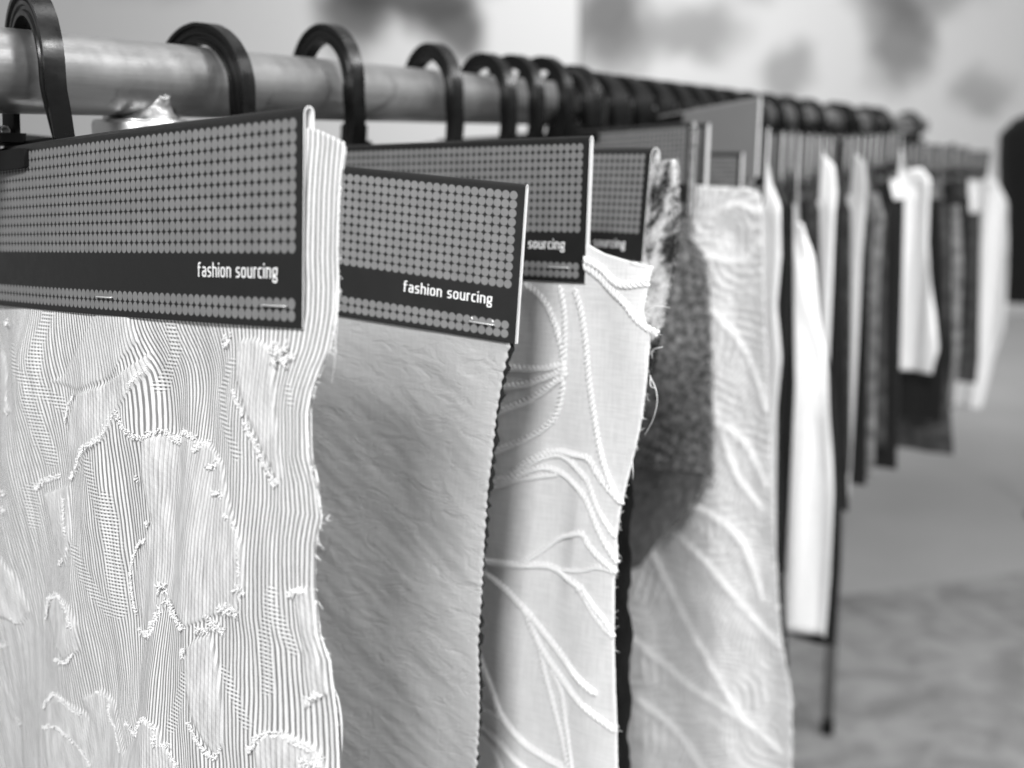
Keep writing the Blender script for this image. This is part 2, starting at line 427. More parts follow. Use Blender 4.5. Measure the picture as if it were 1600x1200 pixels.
# ------------------------------------------------------------------ swatches
class Swatch:
    """frame of a header card: O top right corner, eu towards its far end, ev down, n towards the viewer"""
    def __init__(s, O, eu, ev, label, group='fabric swatches hung on the near rail'):
        s.O, s.eu, s.ev = O, eu.normalized(), ev.normalized(); s.n = s.eu.cross(s.ev).normalized()
        if s.n.dot(CAMP - O) < 0: s.n.negate()
        s.bow = 0.0; s.seed = random.random() * 100
        s.root = empty('fabric_swatch', O, label, 'fabric swatch', group)
        A = np.array([list(s.eu), list(s.ev)]).T; s.A = A
    def P(s, u, t, off=0.0):
        return s.O + s.eu * u + s.ev * t + s.n * (off + s.bow * math.sin(math.pi * u / CW))
    def Pn(s, u, t, off):
        u = np.asarray(u)[:, None]; t = np.asarray(t)[:, None]; off = np.asarray(off)[:, None] + s.bow * np.sin(math.pi * u / CW)
        return np.array(s.O) + u * np.array(s.eu) + t * np.array(s.ev) + off * np.array(s.n)
    def inv(s, px, py, off=0.0):
        """(u, t) on the swatch surface seen at a pixel of the photograph"""
        r = ray(px, py); M = np.array([list(s.eu), list(s.ev), [-c for c in r]]).T; u = 0.0
        for _ in range(4 if s.bow else 1):
            k = np.linalg.solve(M, np.array(CAMP - s.O - s.n * (off + s.bow * math.sin(math.pi * u / CW)))); u = float(k[0])
        return u, float(k[1])
    def px(s, u, t):
        W = s.Pn(u, t, np.zeros(len(u))) - np.array(CAMP); z = W @ np.array(FWD)
        return 800 + F * (W @ np.array(RIGHT)) / z, 600 - F * (W @ np.array(UP)) / z

def header(sw, mat=M_PRINT, gap=0.0036, text=True, staples=(2.6,), nseg=40, flare=0.0):
    th = 0.00045; r = gap / 2
    path = [(0.0, CH), (0.0, CH * .66), (0.0, CH * .33), (0.0, r * 1.2)]
    for i in range(1, 8):
        a = math.pi * i / 8; path.append((-r + r * math.cos(a), r * 1.2 - r * 1.2 * math.sin(a)))
    path += [(-gap, r * 1.2), (-gap, CH * .33), (-gap - flare * .5, CH * .66), (-gap - flare, CH)]
    n = len(path); inner = []
    for i, (a, t) in enumerate(path):
        p, q = path[max(i - 1, 0)], path[min(i + 1, n - 1)]; dx, dy = q[0] - p[0], q[1] - p[1]; l = math.hypot(dx, dy)
        nx, ny = -dy / l, dx / l                      # towards the inside of the fold
        c = (-gap / 2 - a) * nx + (CH / 2 - t) * ny
        if c < 0: nx, ny = -nx, -ny
        inner.append((a + nx * th, t + ny * th))
    V, UV = [], []; ring = path + inner[::-1]; m = len(ring)
    arc = [0.0]
    for i in range(1, n): arc.append(arc[-1] + math.hypot(path[i][0] - path[i - 1][0], path[i][1] - path[i - 1][1]))
    for i in range(nseg + 1):
        u = CW * i / nseg
        w = 0.0005 * noise.noise(Vector((u * 14, sw.seed, 0)))
        for j, (a, t) in enumerate(ring):
            V.append(sw.P(u, t, a + w * (0.3 + t / CH)))
            tv = t if j < n else -1
            UV.append((u / D, t / D))
    Fc, mid = [], []
    for i in range(nseg):
        for j in range(m):
            j2 = (j + 1) % m
            Fc.append((i * m + j, (i + 1) * m + j, (i + 1) * m + j2, i * m + j2)); mid.append(0 if j < n - 1 else 1)
    for j in range(n - 1):
        for e in (0, nseg):
            q = (e * m + j, e * m + j + 1, e * m + m - 2 - j, e * m + m - 1 - j)
            Fc.append(q if e == 0 else q[::-1]); mid.append(1)
    card = mesh_obj('header_card', V, Fc, [mat, M_PAPER], sw.root, mat_ids=mid, uvs=UV, smooth=False)
    if text:
        sc = 11.9 * D / TXTW; V, Fc = [], []
        for st in STROKES:
            if len(st) == 2:
                a, b = np.array(st[0]), np.array(st[1]); st = [tuple(a + (b - a) * k / 4) for k in range(5)]
            L, R_ = ribbon(st, SW / 2); b = len(V); k = len(L)
            for p in L + R_:
                V.append(sw.P(3.3 * D + (TXTW - p[0]) * sc, 13.95 * D - p[1] * sc * .80, 0.00022 + 0.0005 * noise.noise(Vector(((3.3 * D + (TXTW - p[0]) * sc) * 14, sw.seed, 0))) * (0.3 + .77)))
            Fc += [(b + i, b + i + 1, b + k + i + 1, b + k + i) for i in range(k - 1)]
        mesh_obj('lettering', V, Fc, M_INK, card, smooth=False)
    for su in staples:
        a, b = su * D, (su + 3.1) * D; t = 16.25 * D; r_ = 0.00034
        pts = [sw.P(a, t, -0.0006), sw.P(a, t, 0.0006), sw.P(a + .0006, t, 0.00095), sw.P((a + b) / 2, t, 0.0010), sw.P(b - .0006, t, 0.00095), sw.P(b, t, 0.0006), sw.P(b, t, -0.0006)]
        mesh_obj('staple', *tube(pts, r_, 6), M_STAPLE, card)
    return card

def fabric(sw, edge, bottom_y, mat, left=None, top=None, disp=None, nu=60, nv=80, off=-0.0018, thick=0.0006, name='fabric', parent=None,
           edge_fn=None, attrs=None, label=None, t_top=0.004, bottom_fn=None, bottom=None):
    """hanging cloth in the plane of its card; edge: right edge as photo pixels, top: pixels of the top edge where it shows"""
    E = np.array([sw.inv(*p, off) for p in edge]); order = np.argsort(E[:, 1]); E = E[order]
    left = CW - 0.012 if left is None else left
    tb = sw.inv(edge[-1][0], bottom_y)[1]
    a = np.linspace(0, 1, nu) ** 1.0; b = np.linspace(0, 1, nv)
    Aa, Bb = np.meshgrid(a, b, indexing='ij'); Aa, Bb = Aa.ravel(), Bb.ravel()       # a = 0 at the right edge
    if top is None: T = np.full_like(Aa, t_top)
    else:
        Tp = np.array([sw.inv(*p, off) for p in top]); o = np.argsort(Tp[:, 0]); Tp = Tp[o]
        R0 = np.interp(Tp[-1, 1], E[:, 1], E[:, 0]); T = np.interp(R0 + (left - R0) * Aa, Tp[:, 0], Tp[:, 1])
    if bottom is not None:
        Bp = np.array([sw.inv(*p, off) for p in bottom]); Bp = Bp[np.argsort(Bp[:, 0])]; R1 = Bp[0, 0]
        tb = np.interp(R1 + (left - R1) * Aa, Bp[:, 0], Bp[:, 1])
    t = T + (tb - T) * Bb
    R_ = np.interp(t, E[:, 1], E[:, 0])
    if edge_fn is not None: R_ = R_ + edge_fn(t) * np.exp(-Aa * 40)
    u = R_ + (left - R_) * Aa
    if bottom_fn is not None: t = t + bottom_fn(u) * np.exp(-(1 - Bb) * 30)
    x, y = sw.px(u, t)
    o_ = np.full_like(u, off)
    if disp is not None: o_ = o_ + disp(u, t, x, y, R_)
    V = sw.Pn(u, t, o_)
    at = attrs(u, t, x, y, R_) if attrs else None
    ob = mesh_obj(name, V, grid_faces(nu, nv), mat, parent or sw.root, uvs=np.stack([u, t], 1), attrs=at)
    if thick:
        md = ob.modifiers.new('thickness', 'SOLIDIFY'); md.thickness = thick; md.offset = 0
    if label: ob['label'] = label
    ob_surface = (u, t, o_)
    return ob, ob_surface

def nz(u, t, su, st, seed): return np.array([noise.noise(Vector((a * su, b * st, seed))) for a, b in zip(u, t)])

def below_card(t, soft=0.02): return sstep(CH * .9, CH + soft, t)

# ---- hangers
HSEC = [(0, -4.2), (2.0, -4.2), (2.6, -3.0), (4.0, -3.0), (4.6, -3.9), (6.2, -3.9), (6.8, -3.0), (8.0, -3.0), (8.6, -4.6), (10.6, -4.6),
        (10.6, 4.6), (8.6, 4.6), (8.0, 3.0), (6.8, 3.0), (6.2, 3.9), (4.6, 3.9), (4.0, 3.0), (2.6, 3.0), (2.0, 4.2), (0, 4.2)]
HSEC = [(r * 1.12, a * 1.05) for r, a in HSEC]
def hanger(sw, k, label, lift=0.0, yaw_add=8, group='black hooks on the near rail', clip_u=None, seed=0, roll=0.0, rz=25.5):
    c = rail_pt(k); e = Vector((-sw.eu.x, -sw.eu.y, 0)).normalized(); e.rotate(__import__('mathutils').Euler((0, 0, -math.radians(yaw_add))))       # towards the front end of the card
    ax = Vector((-e.y, e.x, 0)); z = Vector((0, 0, 1))
    hx, hz = (2.5, -4.2) if lift == 0 else (3.2, -4.2 + lift)
    cen = c + e * hx * .001 + z * hz * .001
    uh = (c - sw.O).dot(sw.eu); uc = uh if clip_u is None else clip_u
    root = empty('swatch_hanger', c - z * .05, label, 'hanger', group)
    pts = []
    for i in range(57):
        a = math.radians(212 - 212 * i / 56 + roll); pts.append((25 * math.cos(a), rz * math.sin(a)))
    ctop = sw.P(uh, -0.004)                                                # card top under the hook
    zt = (ctop.z - cen.z) * 1000; xt = (ctop - cen).dot(e) * 1000
    hb = min(-46, zt - 4)
    ex, ez = pts[-1]
    for q in spline([(ex, ez), (24.6, -8), (22.5, -20), (16, -31), (9, -39), (4, hb - 2), (2, hb - 8)], 2)[1:]: pts.append(tuple(q))
    V, Fc = [], []; m = len(HSEC); n = len(pts); behind = -0.007
    for i in range(n):
        p, q = pts[max(i - 1, 0)], pts[min(i + 1, n - 1)]; tx, tz = q[0] - p[0], q[1] - p[1]; l = math.hypot(tx, tz)
        nx, nz_ = -tz / l, tx / l                                          # outward from the arch
        sc = 1.0 if 2 < i < n - 3 else 0.75
        sl = sstep(58, n - 1, np.array(float(i))).item()
        wob = 0.25 * noise.noise(Vector((i * .4, seed, 0)))
        for (r, a_) in HSEC:
            r2 = r * sc + (wob if r > 8 else 0)
            V.append(cen + e * ((pts[i][0] + nx * r2) * .001) + z * ((pts[i][1] + nz_ * r2) * .001) + ax * (a_ * sc * .001) + (-sw.n) * (0.013 * sl))
    for i in range(n - 1):
        for j in range(m):
            j2 = (j + 1) % m; Fc.append((i * m + j, i * m + j2, i * m + m + j2, i * m + m + j))
    Fc.append(tuple(reversed(range(m)))); Fc.append(tuple(range((n - 1) * m, n * m)))
    hk = mesh_obj('hook', V, Fc, M_BLACK, root); hk.data.set_sharp_from_angle(angle=math.radians(38))
    # clip: jaws in front of and behind the card, spine above it, thumb levers
    ev, eu, nn = sw.ev, sw.eu, sw.n
    clip = mesh_obj('clip', *join([boxv(sw.P(uc + .016, -0.0045, -0.003), eu * .014, ev * .0025, nn * .0075),
                                   boxv(sw.P(uc, 0.008, -0.0115), eu * .030, ev * .011, nn * .0018)]), M_MATTE, root, smooth=False)
    mesh_obj('front_jaw', *join([boxv(sw.P(uc, 0.0068, 0.0026), eu * .0298, ev * .0046, nn * .0014),
                                 boxv(sw.P(uc + .016, 0.000, 0.0040), eu * .0138, ev * .0060, nn * .0010),
                                 boxv(sw.P(uc + .016, -0.012, 0.002), eu * .008, ev * .007, nn * .0015),
                                 boxv(sw.P(uc + .016, -0.012, -0.008), eu * .008, ev * .007, nn * .0015)]), M_MATTE, clip, smooth=False)
    coil = [sw.P(uc + .010 + .012 * i / 60, -0.008, -0.003) + (ev * math.cos(i * .9) + nn * math.sin(i * .9)) * .0026 for i in range(61)]
    mesh_obj('spring', *tube(coil, 0.0005, 5), M_STAPLE, clip)
    if abs(uc - uh) > 0.01:
        mesh_obj('bar', *boxv(sw.P((uc + uh) / 2, 0.004, -0.012), eu * (abs(uc - uh) / 2 + .012), ev * .005, nn * .0025), M_BLACK, root, smooth=False)
    return root

def loose_threads(sw, specs, off, parent, mat=M_THREAD, r=0.00016):
    """fine curved thread ends given as photo pixels; each list one thread"""
    for s in specs:
        pts = []
        S = spline(s, 4)
        for i, q in enumerate(S):
            u, t = sw.inv(*q); pts.append(sw.P(u, t, off + 0.003 * math.sin(3.0 * i / len(S))))
        mesh_obj('loose_thread', *tube(pts, [r * (1 - .6 * i / len(pts)) for i in range(len(pts))], 5), mat, parent)

def edge_fray(sw, E, surf_off, parent, n, mat, length=0.003, r=0.00012, name='frayed_edge'):
    parts = []; E = np.array(E)
    for _ in range(n):
        k = random.random() * (len(E) - 1); i = int(k); f = k - i
        u0 = E[i] * (1 - f) + E[i + 1] * f
        L = length * (0.3 + random.random() ** 3 * 1.6); a = random.uniform(-1.2, 1.2)
        so = surf_off if isinstance(surf_off, float) else surf_off[i] * (1 - f) + surf_off[i + 1] * f
        p0 = sw.P(u0[0] + .0006, u0[1], so); d = (-sw.eu * math.cos(a) + sw.ev * math.sin(a) + sw.n * random.uniform(-.5, .5))
        bend = sw.ev * random.uniform(.1, .9)
        parts.append(tube([p0, p0 + d * L * .5 + bend * L * .1, p0 + d * L + bend * L * .45], [r, r, r * .6], 4, cap=False))
    o = mesh_obj(name, *join(parts), mat, parent); o['kind'] = 'stuff'; return o

def frame_px(TR, zc, BR, yaw, tilt, label, group='fabric swatches hung on the near rail'):
    O = at_z(TR[0], TR[1], zc); A, tl = math.radians(yaw), math.radians(tilt)
    eu = Vector((-math.cos(A) * math.cos(tl), math.sin(A) * math.cos(tl), math.sin(tl)))
    bot = at_y(BR[0], BR[1], O.y)
    return Swatch(O, eu, bot - O, label, group)

# ================================================================== swatch 1: striped jacquard
C4 = lambda L: [(x / 2.857, 400 + y / 2.857) for x, y in L]
C5 = lambda L: [(x / 2.857, 780 + y / 2.857) for x, y in L]
S1 = frame_px((475, 165), 0.441, (472, 525), 47.5, 0, 'white striped jacquard swatch with fringed leaf motifs under the nearest, leftmost header card')
tl = at_z(20, 231, 0.628) ; S1.eu = (tl - S1.O).normalized(); S1.n = S1.eu.cross(S1.ev).normalized()
if S1.n.dot(CAMP - S1.O) < 0: S1.n.negate()
S1.bow = .0085
header(S1, staples=(2.2, 31.0), gap=0.0042, nseg=70)
LEAVES = [  # polygon, opacity
    (C4([(290, 720), (330, 620), (420, 590), (520, 540), (600, 470), (640, 430), (625, 520), (570, 600), (510, 690), (450, 820), (390, 870), (310, 990), (300, 900), (285, 800)]), 1.0),
    (C4([(580, 990), (600, 820), (700, 810), (850, 830), (910, 860), (980, 930), (1010, 1060), (1060, 1180)]) + C5([(1110, 200), (1125, 380), (1080, 480), (960, 520), (860, 560), (730, 460), (690, 500), (640, 600), (570, 610), (540, 500), (530, 350), (560, 220), (610, 120)]), .85),
    (C4([(1045, 540), (1050, 380), (1130, 370), (1220, 420), (1240, 700), (1275, 990), (1260, 1010), (1180, 850), (1110, 710)]), .9),
    (C5([(870, 660), (900, 620), (960, 600), (1000, 760), (1020, 960), (1025, 1080), (990, 1140), (940, 1070), (900, 980), (870, 860), (860, 720)]), 1.0),
    (C5([(200, 520), (205, 460), (245, 430), (300, 480), (330, 560), (330, 680), (280, 725), (240, 640)]), 1.0),
    (C5([(190, -20), (290, -60), (300, 180), (270, 300), (230, 200)]), 1.0),
    (C5([(390, 870), (430, 920), (480, 1050), (530, 1140), (590, 1050), (680, 970), (740, 1010), (760, 1080), (840, 1260), (400, 1260), (330, 900)]), .9),
    (C5([(1165, 1110), (1200, 1050), (1270, 1035), (1340, 1070), (1400, 1110), (1440, 1260), (1180, 1260)]), .9),
    (C5([(1340, 400), (1400, 385), (1420, 600), (1455, 870), (1390, 900), (1370, 640)]), .8),
    (C5([(-60, 180), (20, 200), (80, 330), (120, 500), (90, 560), (40, 520), (-60, 500)]), 1.0),
    (C5([(190, 930), (240, 870), (340, 970), (420, 1130), (400, 1260), (200, 1260)]), .9),
    (C4([(-40, 420), (20, 520), (60, 640), (100, 690), (60, 700), (-40, 640)]), .9),
    (C4([(230, 560), (270, 540), (430, 230), (560, 260), (600, 380), (480, 540), (330, 600)]), .55)]
FRINGES = [  # polyline, thickness
    (C4([(640, 440), (635, 500), (605, 545), (572, 605)]), 1.0), (C4([(515, 690), (480, 760), (450, 818), (390, 862), (345, 940), (310, 995)]), 1.3),
    (C4([(515, 690), (545, 750), (600, 815), (650, 788), (700, 818), (740, 835), (770, 790), (830, 813), (850, 828)]), 1.4),
    (C4([(845, 870), (880, 845), (912, 838)]), 1.2), (C4([(918, 942), (950, 935), (978, 912)]), 1.5), (C4([(960, 1055), (985, 1055), (1018, 1072)]), 1.2),
    (C4([(575, 995), (590, 1000)]), 1.5), (C4([(1050, 600), (1070, 645), (1108, 705)]), 1.0), (C4([(1120, 740), (1140, 790), (1180, 850), (1220, 930), (1262, 1010), (1275, 985)]), 1.3),
    (C4([(1235, 430), (1260, 440), (1290, 435), (1310, 440)]), 3.6), (C4([(1000, 390), (1022, 372)]), 1.6), (C4([(20, 300), (40, 290)]), 2.0),
    (C4([(290, 740), (300, 670), (330, 622)]), 0.8), (C4([(180, 1030), (210, 1000), (262, 980)]), 1.4), (C4([(90, 1050), (75, 1045)]), 1.6), (C4([(10, 820), (35, 848)]), 1.0),
    (C4([(70, 625), (80, 660), (95, 700)]), .8),
    (C5([(690, 402), (720, 398)]), 2.6), (C5([(560, 608), (610, 618), (660, 582), (697, 490)]), 1.6), (C5([(725, 460), (780, 485), (820, 530), (862, 566)]), 1.7),
    (C5([(928, 572), (970, 580)]), 1.8), (C5([(960, 518), (1000, 552), (1042, 582)]), 1.7), (C5([(1030, 480), (1075, 478), (1112, 492)]), 2.0), (C5([(1108, 380), (1138, 400)]), 1.8),
    (C5([(1030, 60), (1080, 110), (1112, 205), (1118, 330)]), .9), (C5([(605, 188), (555, 225), (533, 300), (530, 380), (545, 520)]), .9), (C5([(605, 118), (618, 122)]), 1.3),
    (C5([(900, 980), (942, 1080), (990, 1140), (1026, 1088)]), 1.2), (C5([(872, 655), (856, 690)]), 1.2), (C5([(200, 520), (205, 460), (245, 430), (300, 480), (330, 565)]), 1.5),
    (C5([(255, 712), (300, 726), (327, 685)]), 1.2), (C5([(285, 0), (290, 100), (302, 200), (285, 260), (265, 292)]), 1.1), (C5([(390, 868), (430, 920), (440, 980), (480, 1050), (522, 1132)]), 1.0),
    (C5([(530, 1010), (590, 1050), (640, 1010), (680, 970), (742, 1010), (752, 1072), (802, 1085)]), 1.3), (C5([(1165, 1110), (1200, 1052), (1270, 1035), (1340, 1072), (1400, 1110), (1432, 1162)]), 1.6),
    (C5([(1340, 410), (1368, 402), (1397, 385)]), 1.4), (C5([(1388, 908), (1420, 872), (1456, 870)]), 1.4), (C5([(200, 920), (240, 872), (300, 922), (342, 972)]), 1.3),
    (C5([(205, 1012), (262, 1022), (330, 1120), (360, 1200)]), 1.0), (C5([(45, 40), (65, 28), (92, 40)]), 1.5), (C5([(10, 80), (40, 100), (70, 105)]), 1.3), (C5([(60, 640), (35, 650)]), 1.4),
    (C5([(70, 985), (80, 1000)]), 1.6), (C5([(1370, 1170), (1440, 1175)]), 2.0), (C5([(800, 1120), (830, 1190)]), 1.2), (C5([(120, 500), (105, 545), (85, 530)]), .8)]
LADDERS = [(C4([(210, 240), (190, 400), (185, 560), (165, 650), (190, 800), (215, 920)]), 18), (C4([(60, 400), (120, 500), (200, 600), (270, 680)]), 18), (C4([(150, 1030), (150, 1200)]), 16),
           (C4([(380, 920), (410, 1050), (440, 1190)]), 16), (C4([(740, 320), (750, 420), (700, 500), (650, 590)]), 22), (C4([(1010, 480), (950, 600), (970, 720), (1060, 890)]), 20), (C4([(1300, 580), (1320, 660)]), 14),
           (C5([(440, 0), (460, 200), (470, 520)]), 22), (C5([(320, 230), (380, 400), (440, 520)]), 18), (C5([(1240, 400), (1210, 600), (1215, 850)]), 20), (C5([(1250, 480), (1330, 680)]), 18), (C5([(850, 780), (790, 1010)]), 18),
           (C5([(1020, 760), (1130, 1000)]), 16)]
def seg_dist(x, y, poly):
    d = np.full(x.shape, 1e9)
    for (ax, ay), (bx, by) in zip(poly[:-1], poly[1:]):
        vx, vy = bx - ax, by - ay; t = np.clip(((x - ax) * vx + (y - ay) * vy) / (vx * vx + vy * vy + 1e-9), 0, 1)
        d = np.minimum(d, np.hypot(x - ax - t * vx, y - ay - t * vy))
    return d
def inside(x, y, poly):
    c = np.zeros(x.shape, bool); n = len(poly)
    for i in range(n):
        (ax, ay), (bx, by) = poly[i], poly[(i + 1) % n]
        if ay == by: continue
        c ^= ((ay > y) != (by > y)) & (x < (bx - ax) * (y - ay) / (by - ay) + ax)
    return c
def leaf_mask(x, y):
    m = np.zeros(x.shape)
    for poly, op in LEAVES:
        d = seg_dist(x, y, poly + poly[:1]); s = np.where(inside(x, y, poly), d, -d); m = np.maximum(m, op * sstep(-2.0, 3.0, s))
    return m
EDGE1 = [(535, 222), (531, 260), (528, 300), (525, 400), (527, 450), (525, 487), (518, 547), (500, 610), (494, 645), (497, 715), (509, 760), (515, 806), (506, 850), (504, 920), (509, 990), (521, 1032), (523, 1130), (522, 1200), (524, 1500), (520, 2050)]
def disp1(u, t, x, y, R_):
    b = below_card(t, .03)
    d = .0032 * np.sin((u - .45 * (t - .08)) * 62 + 0.6) * b * sstep(0.02, .12, u) + .0045 * np.sin((u - .5 * (t - .1)) * 27 + 2.2) * b
    d += .0016 * np.sin((u * 150 + t * 18)) * b * np.exp(-((u - .10) / .05) ** 2)
    d += .0012 * nz(u, t, 34, 26, 3.1) * b + .0006 * nz(u, t, 110, 60, 5.1) * b
    d -= .03 * np.maximum(0, .004 - u)
    d += .0012 * leaf_mask(x, y)
    return d
def attrs1(u, t, x, y, R_):
    lean = .24 * sstep(.05, .24, u) * np.maximum(0, t - .075)
    q = u + lean - (R_ + .012) * np.exp(-np.maximum(u, 0) / .022) * .8
    q = q + .011 * np.exp(-((x - 250) / 95) ** 2) * sstep(480, 590, y) * (1 - .8 * sstep(600, 860, y)) + .0004 * nz(u, t, 26, 16, 9.3)
    lad = np.zeros(x.shape); ladn = nz(u, t, 420, 300, 4.0)
    for poly, w in LADDERS: lad = np.maximum(lad, sstep(w * .5 + 1.5, w * .5 - 1.5, seg_dist(x, y, poly)) if False else 1 - sstep(w * .40 - 2.5, w * .40 + 2.5, seg_dist(x, y, poly) + 5 * ladn))
    lf = leaf_mask(x, y); return {'stripe': q / .0026, 'leaf': lf, 'ladder': lad * (1 - lf)}
f1, surf1 = fabric(S1, EDGE1, 2050, M_STRIPE, left=.37, top=[(485, 200), (500, 205), (535, 222)], disp=disp1, nu=330, nv=560, attrs=attrs1, thick=.0005)
def on_surface(sw, disp, off, Eedge):
    E = np.array([sw.inv(*p, off) for p in Eedge]); E = E[np.argsort(E[:, 1])]
    def fn(px, extra=0.0):
        uv = np.array([sw.inv(*p, off) for p in px]); x = np.array([p[0] for p in px], float); y = np.array([p[1] for p in px], float)
        R_ = np.interp(uv[:, 1], E[:, 1], E[:, 0]); o = off + disp(uv[:, 0], uv[:, 1], x, y, R_)
        return uv, o + extra
    return fn
on1 = on_surface(S1, disp1, -.0018, EDGE1)
def fringe(sw, on, lines, mat, parent):
    for pl, wd in lines:
        S = spline(pl, 1.1); uv, o = on(S); parts = []
        for i in range(len(S)):
            j = min(i + 1, len(S) - 1); k = max(i - 1, 0); tg = uv[j] - uv[k]; l = np.linalg.norm(tg) + 1e-9; tg /= l
            for _ in range(2):
                a = random.uniform(-1.0, 1.0); nrm = np.array((-tg[1], tg[0])) * random.choice((-1, 1))
                dirn = tg * math.sin(a) * .9 + nrm * math.cos(a) + np.array((0, .35)); dirn /= np.linalg.norm(dirn)
                L = .0012 * wd * random.uniform(.5, 1.25); p = uv[i] + np.array((random.gauss(0, .00025), random.gauss(0, .00025))) * wd
                q = p + dirn * L; h = random.uniform(.0003, .0010) * wd
                r = .00025 * random.uniform(.8, 1.3)
                parts.append(tube([sw.P(p[0], p[1], o[i] + .0001), sw.P(*(p * .5 + q * .5), o[i] + .0003 + h), sw.P(q[0], q[1], o[i] + .0004 + h * .6)], [r, r * 1.15, r * .8], 4))
        ob = mesh_obj('fringe', *join(parts), mat, parent)
fringe(S1, on1, FRINGES, M_THREAD, f1)
uvE = [S1.inv(*p, -.0018) for p in EDGE1[:-2]]
_, oE = on1(EDGE1[:-2])
edge_fray(S1, uvE, list(oE), f1, 240, M_THREAD, .0022)
# back layer of the folded sample peeking out behind the edge
fabric(S1, [(x - 4 + 5 * math.sin(y * .013), y) for x, y in EDGE1], 2050, M_STRIPE, left=.28, top=[(485, 206), (500, 212), (530, 230)], nu=60, nv=120, off=-.0042,
       disp=lambda u, t, x, y, R_: disp1(u, t, x, y, R_) - .0012 - .0012 * np.sin(t * 60), attrs=lambda u, t, x, y, R_: {'stripe': u / .0026, 'leaf': 0 * u, 'ladder': 0 * u}, name='fabric_or_shade_layer')
loose_threads(S1, [[(522, 440), (532, 500), (528, 560), (516, 600)], [(524, 440), (529, 490), (524, 545)], [(511, 806), (520, 813)]], -.0012, f1)

# ================================================================== swatch 2: crinkled grey cloth
S2 = frame_px((822, 288), 0.614, (805, 540), 27, 0, 'plain mid-grey crinkled swatch with zigzag edge under the tilted front header card')
tl = at_z(538, 259.5, 0.659); S2.eu = (tl - S2.O).normalized(); S2.n = S2.eu.cross(S2.ev).normalized()
if S2.n.dot(CAMP - S2.O) < 0: S2.n.negate()
header(S2, staples=(2.9,), gap=0.0030, nseg=50)
EDGE2 = [(800, 500), (796, 543), (787, 582), (776, 645), (769, 715), (762, 771), (757, 848), (755, 890), (752, 942), (750, 962), (747, 1007), (749, 1077), (748, 1130), (744, 1193), (740, 1500)]
def disp2(u, t, x, y, R_):
    b = below_card(t, .03)
    return b * (.0022 * np.sin(u * 38 + t * 9 + .8) + .0014 * np.sin(u * 21 - t * 25) + .0009 * nz(u, t * 1.0 + u * .6, 30, 52, 1.7) + .0004 * nz(u, t + u * .6, 70, 190, 4.4)) * sstep(-.002, .02, u - R_ + .004)
zgn = rng.random(3000)
zig = lambda t: .0011 * (2 * np.abs((t / .0052 + .35 * np.interp(t * 130, np.arange(3000), zgn)) % 1 - .5) - .5) * np.interp(t * 95, np.arange(3000), .45 + .9 * zgn[::-1])
f2, _ = fabric(S2, EDGE2, 1500, M_GREYCLOTH, disp=disp2, nu=150, nv=620, edge_fn=zig, thick=.0005)
jag = lambda t: .0030 * np.interp(t * 430, np.arange(600), rng.random(600) - .5) - .0006 * np.sin(t * 55)
fabric(S2, [(x + 2.6 + 4.0 * math.exp(-((y - 575) / 60) ** 2) - 3.0 * math.exp(-((y - 1130) / 110) ** 2), y) for x, y in EDGE2], 1500, M_BLACKCLOTH, disp=lambda u, t, x, y, R_: disp2(u, t, x, y, R_) - .0015,
       nu=40, nv=500, edge_fn=jag, thick=.0005, name='black_backing', label='black backing cloth peeking past the zigzag edge')
# staple legs poking through
for uu in (3.05, 5.75):
    mesh_obj('staple_tip', *tube([S2.P(uu * D, 15.75 * D, .0002), S2.P(uu * D, 15.75 * D, .001), S2.P((uu - .2) * D, 15.95 * D, .0013)], .0004, 6), M_STAPLE, S2.root)

# ================================================================== swatch 3: white cotton with twisted cords
K3 = lambda L: [(480 + x / 2.759, 200 + y / 2.759) for x, y in L]
K6 = lambda L: [(500 + x / 2.857, 540 + y / 2.857) for x, y in L]
K1 = lambda L: [(500 + x / 2.857, 780 + y / 2.857) for x, y in L]
K2 = lambda L: [(900 + x / 3.81, 360 + y / 3.81) for x, y in L]
S3 = frame_px((922, 212), 0.672, (913, 446), 40, -1.7, 'white cotton swatch with twisted corded loops, between the grey and tweed swatches')
header(S3, staples=(2.6,), gap=0.0032, nseg=50)
EDGE3 = [(1022, 416), (1015, 447), (1010, 486), (1021, 528), (1017, 586), (1009, 643), (1003, 672), (983, 750), (972, 799), (967, 837), (967, 890), (963, 902), (963, 990), (964, 1200), (965, 1500)]
def disp3(u, t, x, y, R_):
    b = below_card(t, .02)
    d = b * (.0017 * np.sin(u * 95 + 1.2 + t * 6) * np.exp(-((u - .035) / .05) ** 2) + .0020 * np.sin(u * 52 - t * 14) + .0008 * nz(u, t, 45, 22, 2.2))
    d += .004 * np.exp(-((x - 985) / 40) ** 2) * np.exp(-((y - 520) / 120) ** 2) - .0025 * np.exp(-((x - 880) / 30) ** 2) * sstep(620, 900, y)
    d += .0022 * np.exp(-((x - 900 + (y - 800) * .12) / 16) ** 2) * sstep(720, 820, y) * (1 - sstep(900, 1050, y))
    return d
f3, _ = fabric(S3, EDGE3, 1500, M_COTTON, top=[(880, 375), (918, 381), (930, 388), (945, 396), (985, 407), (1022, 416)], disp=disp3, nu=170, nv=330, thick=.0005,
               edge_fn=lambda t: .0004 * np.interp(t * 900, np.arange(900), rng.random(900) - .5))
on3 = on_surface(S3, disp3, -.0018, EDGE3)
